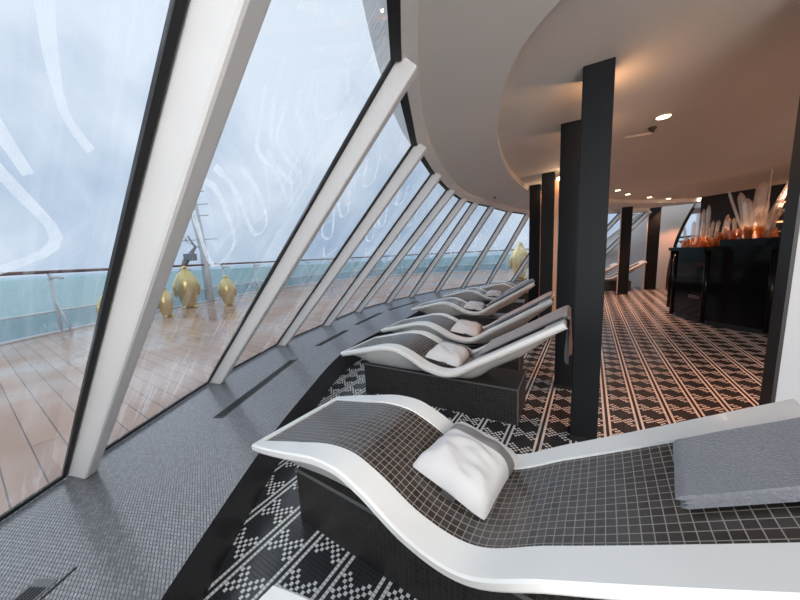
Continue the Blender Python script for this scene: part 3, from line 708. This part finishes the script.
# ------------------------------------------------------------------ bar
BC = Vector((6.76, 4.9)); BR = 1.72
e = empty('round_bar', (BC.x, BC.y, 0), label='round glossy black bar counter standing on the patterned floor', cat='bar counter')
KB = 12
def ring(rad, z0, z1, b, a0=0, a1=2 * pi, k=KB, mi=0):
    pts = [(rad * cos(a0 + (a1 - a0) * i / k), rad * sin(a0 + (a1 - a0) * i / k)) for i in range(k)]
    b.prism(pts, z0, z1, mi)
b = MB(); ring(BR - .10, 0, .09, b, k=24); b.build('kick_plinth', m_dark, e)
b = MB(); ring(BR, .09, 1.24, b, k=14); b.build('body', m_gloss, e)
for k in range(14):
    a = 2 * pi * k / 14; b = MB(); b.tube([(BR * cos(a), BR * sin(a), .05), (BR * cos(a), BR * sin(a), 1.25)], .035, 8)
    if cos(a) < .3: b.build('corner_post', m_gloss, e)
b = MB(); ring(BR + .07, 1.24, 1.30, b, k=14); b.build('counter_top', m_gloss, e, bevel=.01)
b = MB(); b.add([(-1.62, -1.25, 1.302), (-.7, -1.7, 1.302), (.9, -.9, 1.302), (.0, .7, 1.302), (-1.55, -.0, 1.302), (-1.62, -1.25, 1.40), (-.7, -1.7, 1.40), (.9, -.9, 1.40), (.0, .7, 1.40), (-1.55, -.0, 1.40)],
    [(4, 3, 2, 1, 0), (5, 6, 7, 8, 9), (0, 1, 6, 5), (1, 2, 7, 6), (2, 3, 8, 7), (3, 4, 9, 8), (4, 0, 5, 9)]); b.build('raised_top', m_gloss, e)
for (a, w_, z) in ((pi + .62, .55, .82), (pi - .1, .3, .45)):
    b = MB(); rr = (BR * cos(pi / 14) - .0) + .012; b.box((rr * cos(a), rr * sin(a), z), (.02, w_, .055), a); b.build('inlay_strip', m_brown, e)
b = MB(); b.lathe([(.03, 0), (.045, .01), (.045, .05), (.02, .06)], (-1.5, .38, 0), 12); b.build('foot_cap', m_metal, e)

def crystal(b, p, d, rad, mi=0, k=6):
    p = Vector(p); d = Vector(d); b.tube([p, p + d * .90, p + d], [rad, rad * .95, rad * .25], k, mi, smooth=False)
def cluster(name, cx, cy, z, rods, rubble, lb, wl=14):
    e = empty(name, (cx, cy, z), label=lb, cat='crystal sculpture', group='crystal sculptures on the bar')
    b = MB(); rd = random.Random(len(rods))
    for k in range(rubble):
        a = rd.uniform(0, 2 * pi); q = rd.uniform(0, 1) ** .6
        crystal(b, (q * .33 * cos(a), q * .33 * sin(a), 0), (rd.uniform(-.08, .08), rd.uniform(-.08, .08), rd.uniform(.07, .2)), rd.uniform(.015, .035))
    o = b.build('crystal_base', m_cryo, e); o['kind'] = 'stuff'
    for (x, y, dx, dy, dz, rad) in rods:
        b = MB(); crystal(b, (x, y, 0), (dx, dy, dz * .93), rad); b.build('crystal_rod', m_cry, e)
    ld = bpy.data.lights.new('crystal_glow', 'POINT'); ld.energy = wl; ld.color = (1, .55, .25); ld.shadow_soft_size = .08
    lo_ = bpy.data.objects.new('crystal_glow', ld); COL.objects.link(lo_); lo_.location = (0, 0, .12); lo_.parent = e
# right vector seen from the camera at the bar
u_ = Vector((cos(atan2(5, 6.6) - pi / 2), sin(atan2(5, 6.6) - pi / 2)))
def rod(o_, lean, hgt, rad, dep=0, dl=0): return (u_.x * o_ + u_.y * dep, u_.y * o_ - u_.x * dep, u_.x * lean, u_.y * lean, hgt, rad)
def rods(L): return [rod(o0, o1 - o0, h, rd_, dp_) for (o0, o1, h, rd_, dp_) in L]
cluster('crystal_cluster', 5.66, 5.66, 1.30, rods([(.09, .066, .79, .032, 0), (.04, .02, .72, .03, .12), (.18, .21, .49, .03, 0), (.13, .154, .49, .025, .1), (.25, .32, .58, .028, 0), (-.12, -.11, .51, .03, 0), (-.04, -.04, .68, .032, .1), (-.02, .0, .5, .03, -.1), (.3, .36, .5, .025, .1), (-.2, -.24, .4, .025, 0)]), 44,
        'low crystal sculpture of upright clear rods on the left end of the bar', 1.2)
cluster('crystal_cluster', 5.75, 4.97, 1.40, rods([(.0, -.136, .80, .05, .05), (.02, -.05, .68, .06, .15), (.05, .10, .92, .075, .1), (.02, .108, .55, .07, -.12), (.11, .16, .62, .032, -.08), (.10, .42, 1.05, .042, .05), (.08, .34, .47, .03, -.05), (-.03, -.27, .86, .02, .1), (.17, .17, 1.12, .012, .12), (-.14, -.18, .38, .03, 0), (-.2, -.27, .36, .025, 0), (.2, .3, .6, .05, .2)]), 70,
        'large spiky crystal sculpture with orange glow on the raised bar top', 3)
# amber sculpture
e = empty('amber_vase', (5.72, 4.0, 1.30), label='curved amber glass vase at the right end of the bar', cat='vase')
b = MB(); b.lathe([(.05, 0), (.10, .02), (.17, .14), (.19, .26), (.15, .38), (.10, .46), (.12, .50), (.10, .495), (.08, .45), (.12, .37), (.15, .26), (.13, .15), (.04, .05)], k=20)
b.v = [(x + .05 * sin(z * 12), y, z) for x, y, z in b.v]; b.build('bowl', m_amber, e)
b = MB(); b.tube([(-.1, 0, .1), (-.26, .05, .3), (-.16, 0, .48)], [.03, .05, .02], 8); b.build('handle', m_amber, e)
# dark core behind the bar
e = empty('back_bar_cabinet', (8.4, 6.4, 0), label='tall black back bar with two lit shelves behind the crystals', cat='cabinet')
an = atan2(5.0 - 7.95, 8.75 - 7.98); b = MB(); b.box((.05, 0, ZI / 2), (3.2, .5, ZI), an); b.build('body', m_dark, e)
nl = Vector((sin(an), -cos(an), 0)); tl_ = Vector((cos(an), sin(an), 0))
for z in (2.12, 1.72):
    b = MB(); c = Vector((.05, 0, z)) + nl * .28 + tl_ * .55; b.box(c, (1.5, .10, .03), an); b.build('lit_shelf', m_glow, e)

# ------------------------------------------------------------------ ceiling lamps
def downlight(x, y, en, lb, r=.05, z=ZI, size=100):
    e = empty('downlight', (x, y, z), label=lb, cat='ceiling light', group='round warm downlights in the inner ceiling')
    b = MB(); b.lathe([(r * 1.25, -.001), (r * 1.25, -.008), (r, -.008), (r, -.001)], k=20); b.build('rim', m_ring, e)
    b = MB(); b.lathe([(r * .95, -.009), (r * .95, -.012), (.001, -.0125)], k=20); b.build('diffuser', m_lamp, e)
    ld = bpy.data.lights.new('downlight_spot', 'SPOT'); ld.energy = en; ld.color = (1, .43, .235); ld.spot_size = radians(size); ld.spot_blend = .6; ld.shadow_soft_size = .05
    lo_ = bpy.data.objects.new('downlight_spot', ld); COL.objects.link(lo_); lo_.location = (0, 0, -.03); lo_.parent = e
DL = [(2.39, 2.82, 'nearest round downlight in the brown ceiling, right of the nearest column'),
      (4.50, 6.28, 'small downlight in the far ceiling just right of the nearest dark column'),
      (5.12, 6.83, 'small downlight in the far ceiling above the first far column'),
      (6.09, 7.42, 'small far downlight between the two far columns'),
      (6.88, 7.79, 'small far downlight above the cream panel'),
      (7.89, 8.02, 'small far downlight right of the cream panel'),
      (3.58, 4.31, 'downlight in the ceiling in front of the bar')]
for k, (x, y, lb) in enumerate(DL[:6]): downlight(x, y, 90 if k else 70, lb, .05 if k == 0 else .045)
downlight(7.72, 8.85, 70, 'small added downlight close in front of the flared cream panel', .04)  # extra downlight put in to warm the flared panel
for (x, y) in ((3.0, 1.3), (4.2, 1.2), (7.5, 1.5), (9.5, 4.0)):
    downlight(x, y, 78, 'round warm downlight in the ceiling outside the right edge of the view')
# warm bounce fixtures: up-lights fixed on the back of the two nearest columns
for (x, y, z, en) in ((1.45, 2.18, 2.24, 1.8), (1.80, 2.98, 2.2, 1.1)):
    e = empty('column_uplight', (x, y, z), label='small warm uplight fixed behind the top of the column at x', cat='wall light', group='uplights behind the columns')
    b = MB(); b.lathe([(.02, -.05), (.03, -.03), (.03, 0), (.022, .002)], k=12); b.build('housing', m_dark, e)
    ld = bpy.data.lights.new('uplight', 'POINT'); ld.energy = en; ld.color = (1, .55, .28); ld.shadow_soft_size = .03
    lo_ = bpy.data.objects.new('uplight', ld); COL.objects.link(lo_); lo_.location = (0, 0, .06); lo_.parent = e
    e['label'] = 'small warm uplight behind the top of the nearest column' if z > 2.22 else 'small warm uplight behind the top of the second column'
# thin ceiling fittings
def fitting(p, q, lb):
    p, q = Vector((*p, ZI)), Vector((*q, ZI)); e = empty('ceiling_fitting', p, label=lb, cat='ceiling fitting', group='thin ceiling fittings beside the nearest downlight')
    d = q - p; d0 = Vector((0, 0, -.05))
    b = MB(); b.lathe([(.03, 0), (.035, -.012), (.02, -.03), (.012, -.05)], k=12); b.build('mount', m_brown, e)
    b = MB(); b.tube([d0, d0 + d], .014, 8); b.lathe([(.02, -.06), (.035, -.05), (.02, -.035)], (d.x, d.y, 0), 10); b.build('arm', m_ring, e)
fitting((2.50, 3.07), (2.34, 3.16), 'thin pale arm fitting on the ceiling right below the nearest downlight')
fitting((2.43, 3.60), (2.16, 3.42), 'thin pale arm fitting on the ceiling emerging from behind the nearest column')
b = MB(); b.lathe([(.018, 0), (.018, -.012), (.006, -.03)], k=10); o = b.build('sprinkler_head', m_dark, loc=(1.90, 5.92, ZO)); tag(o, 'tiny dark sprinkler head on the pale outer ceiling', 'sprinkler')
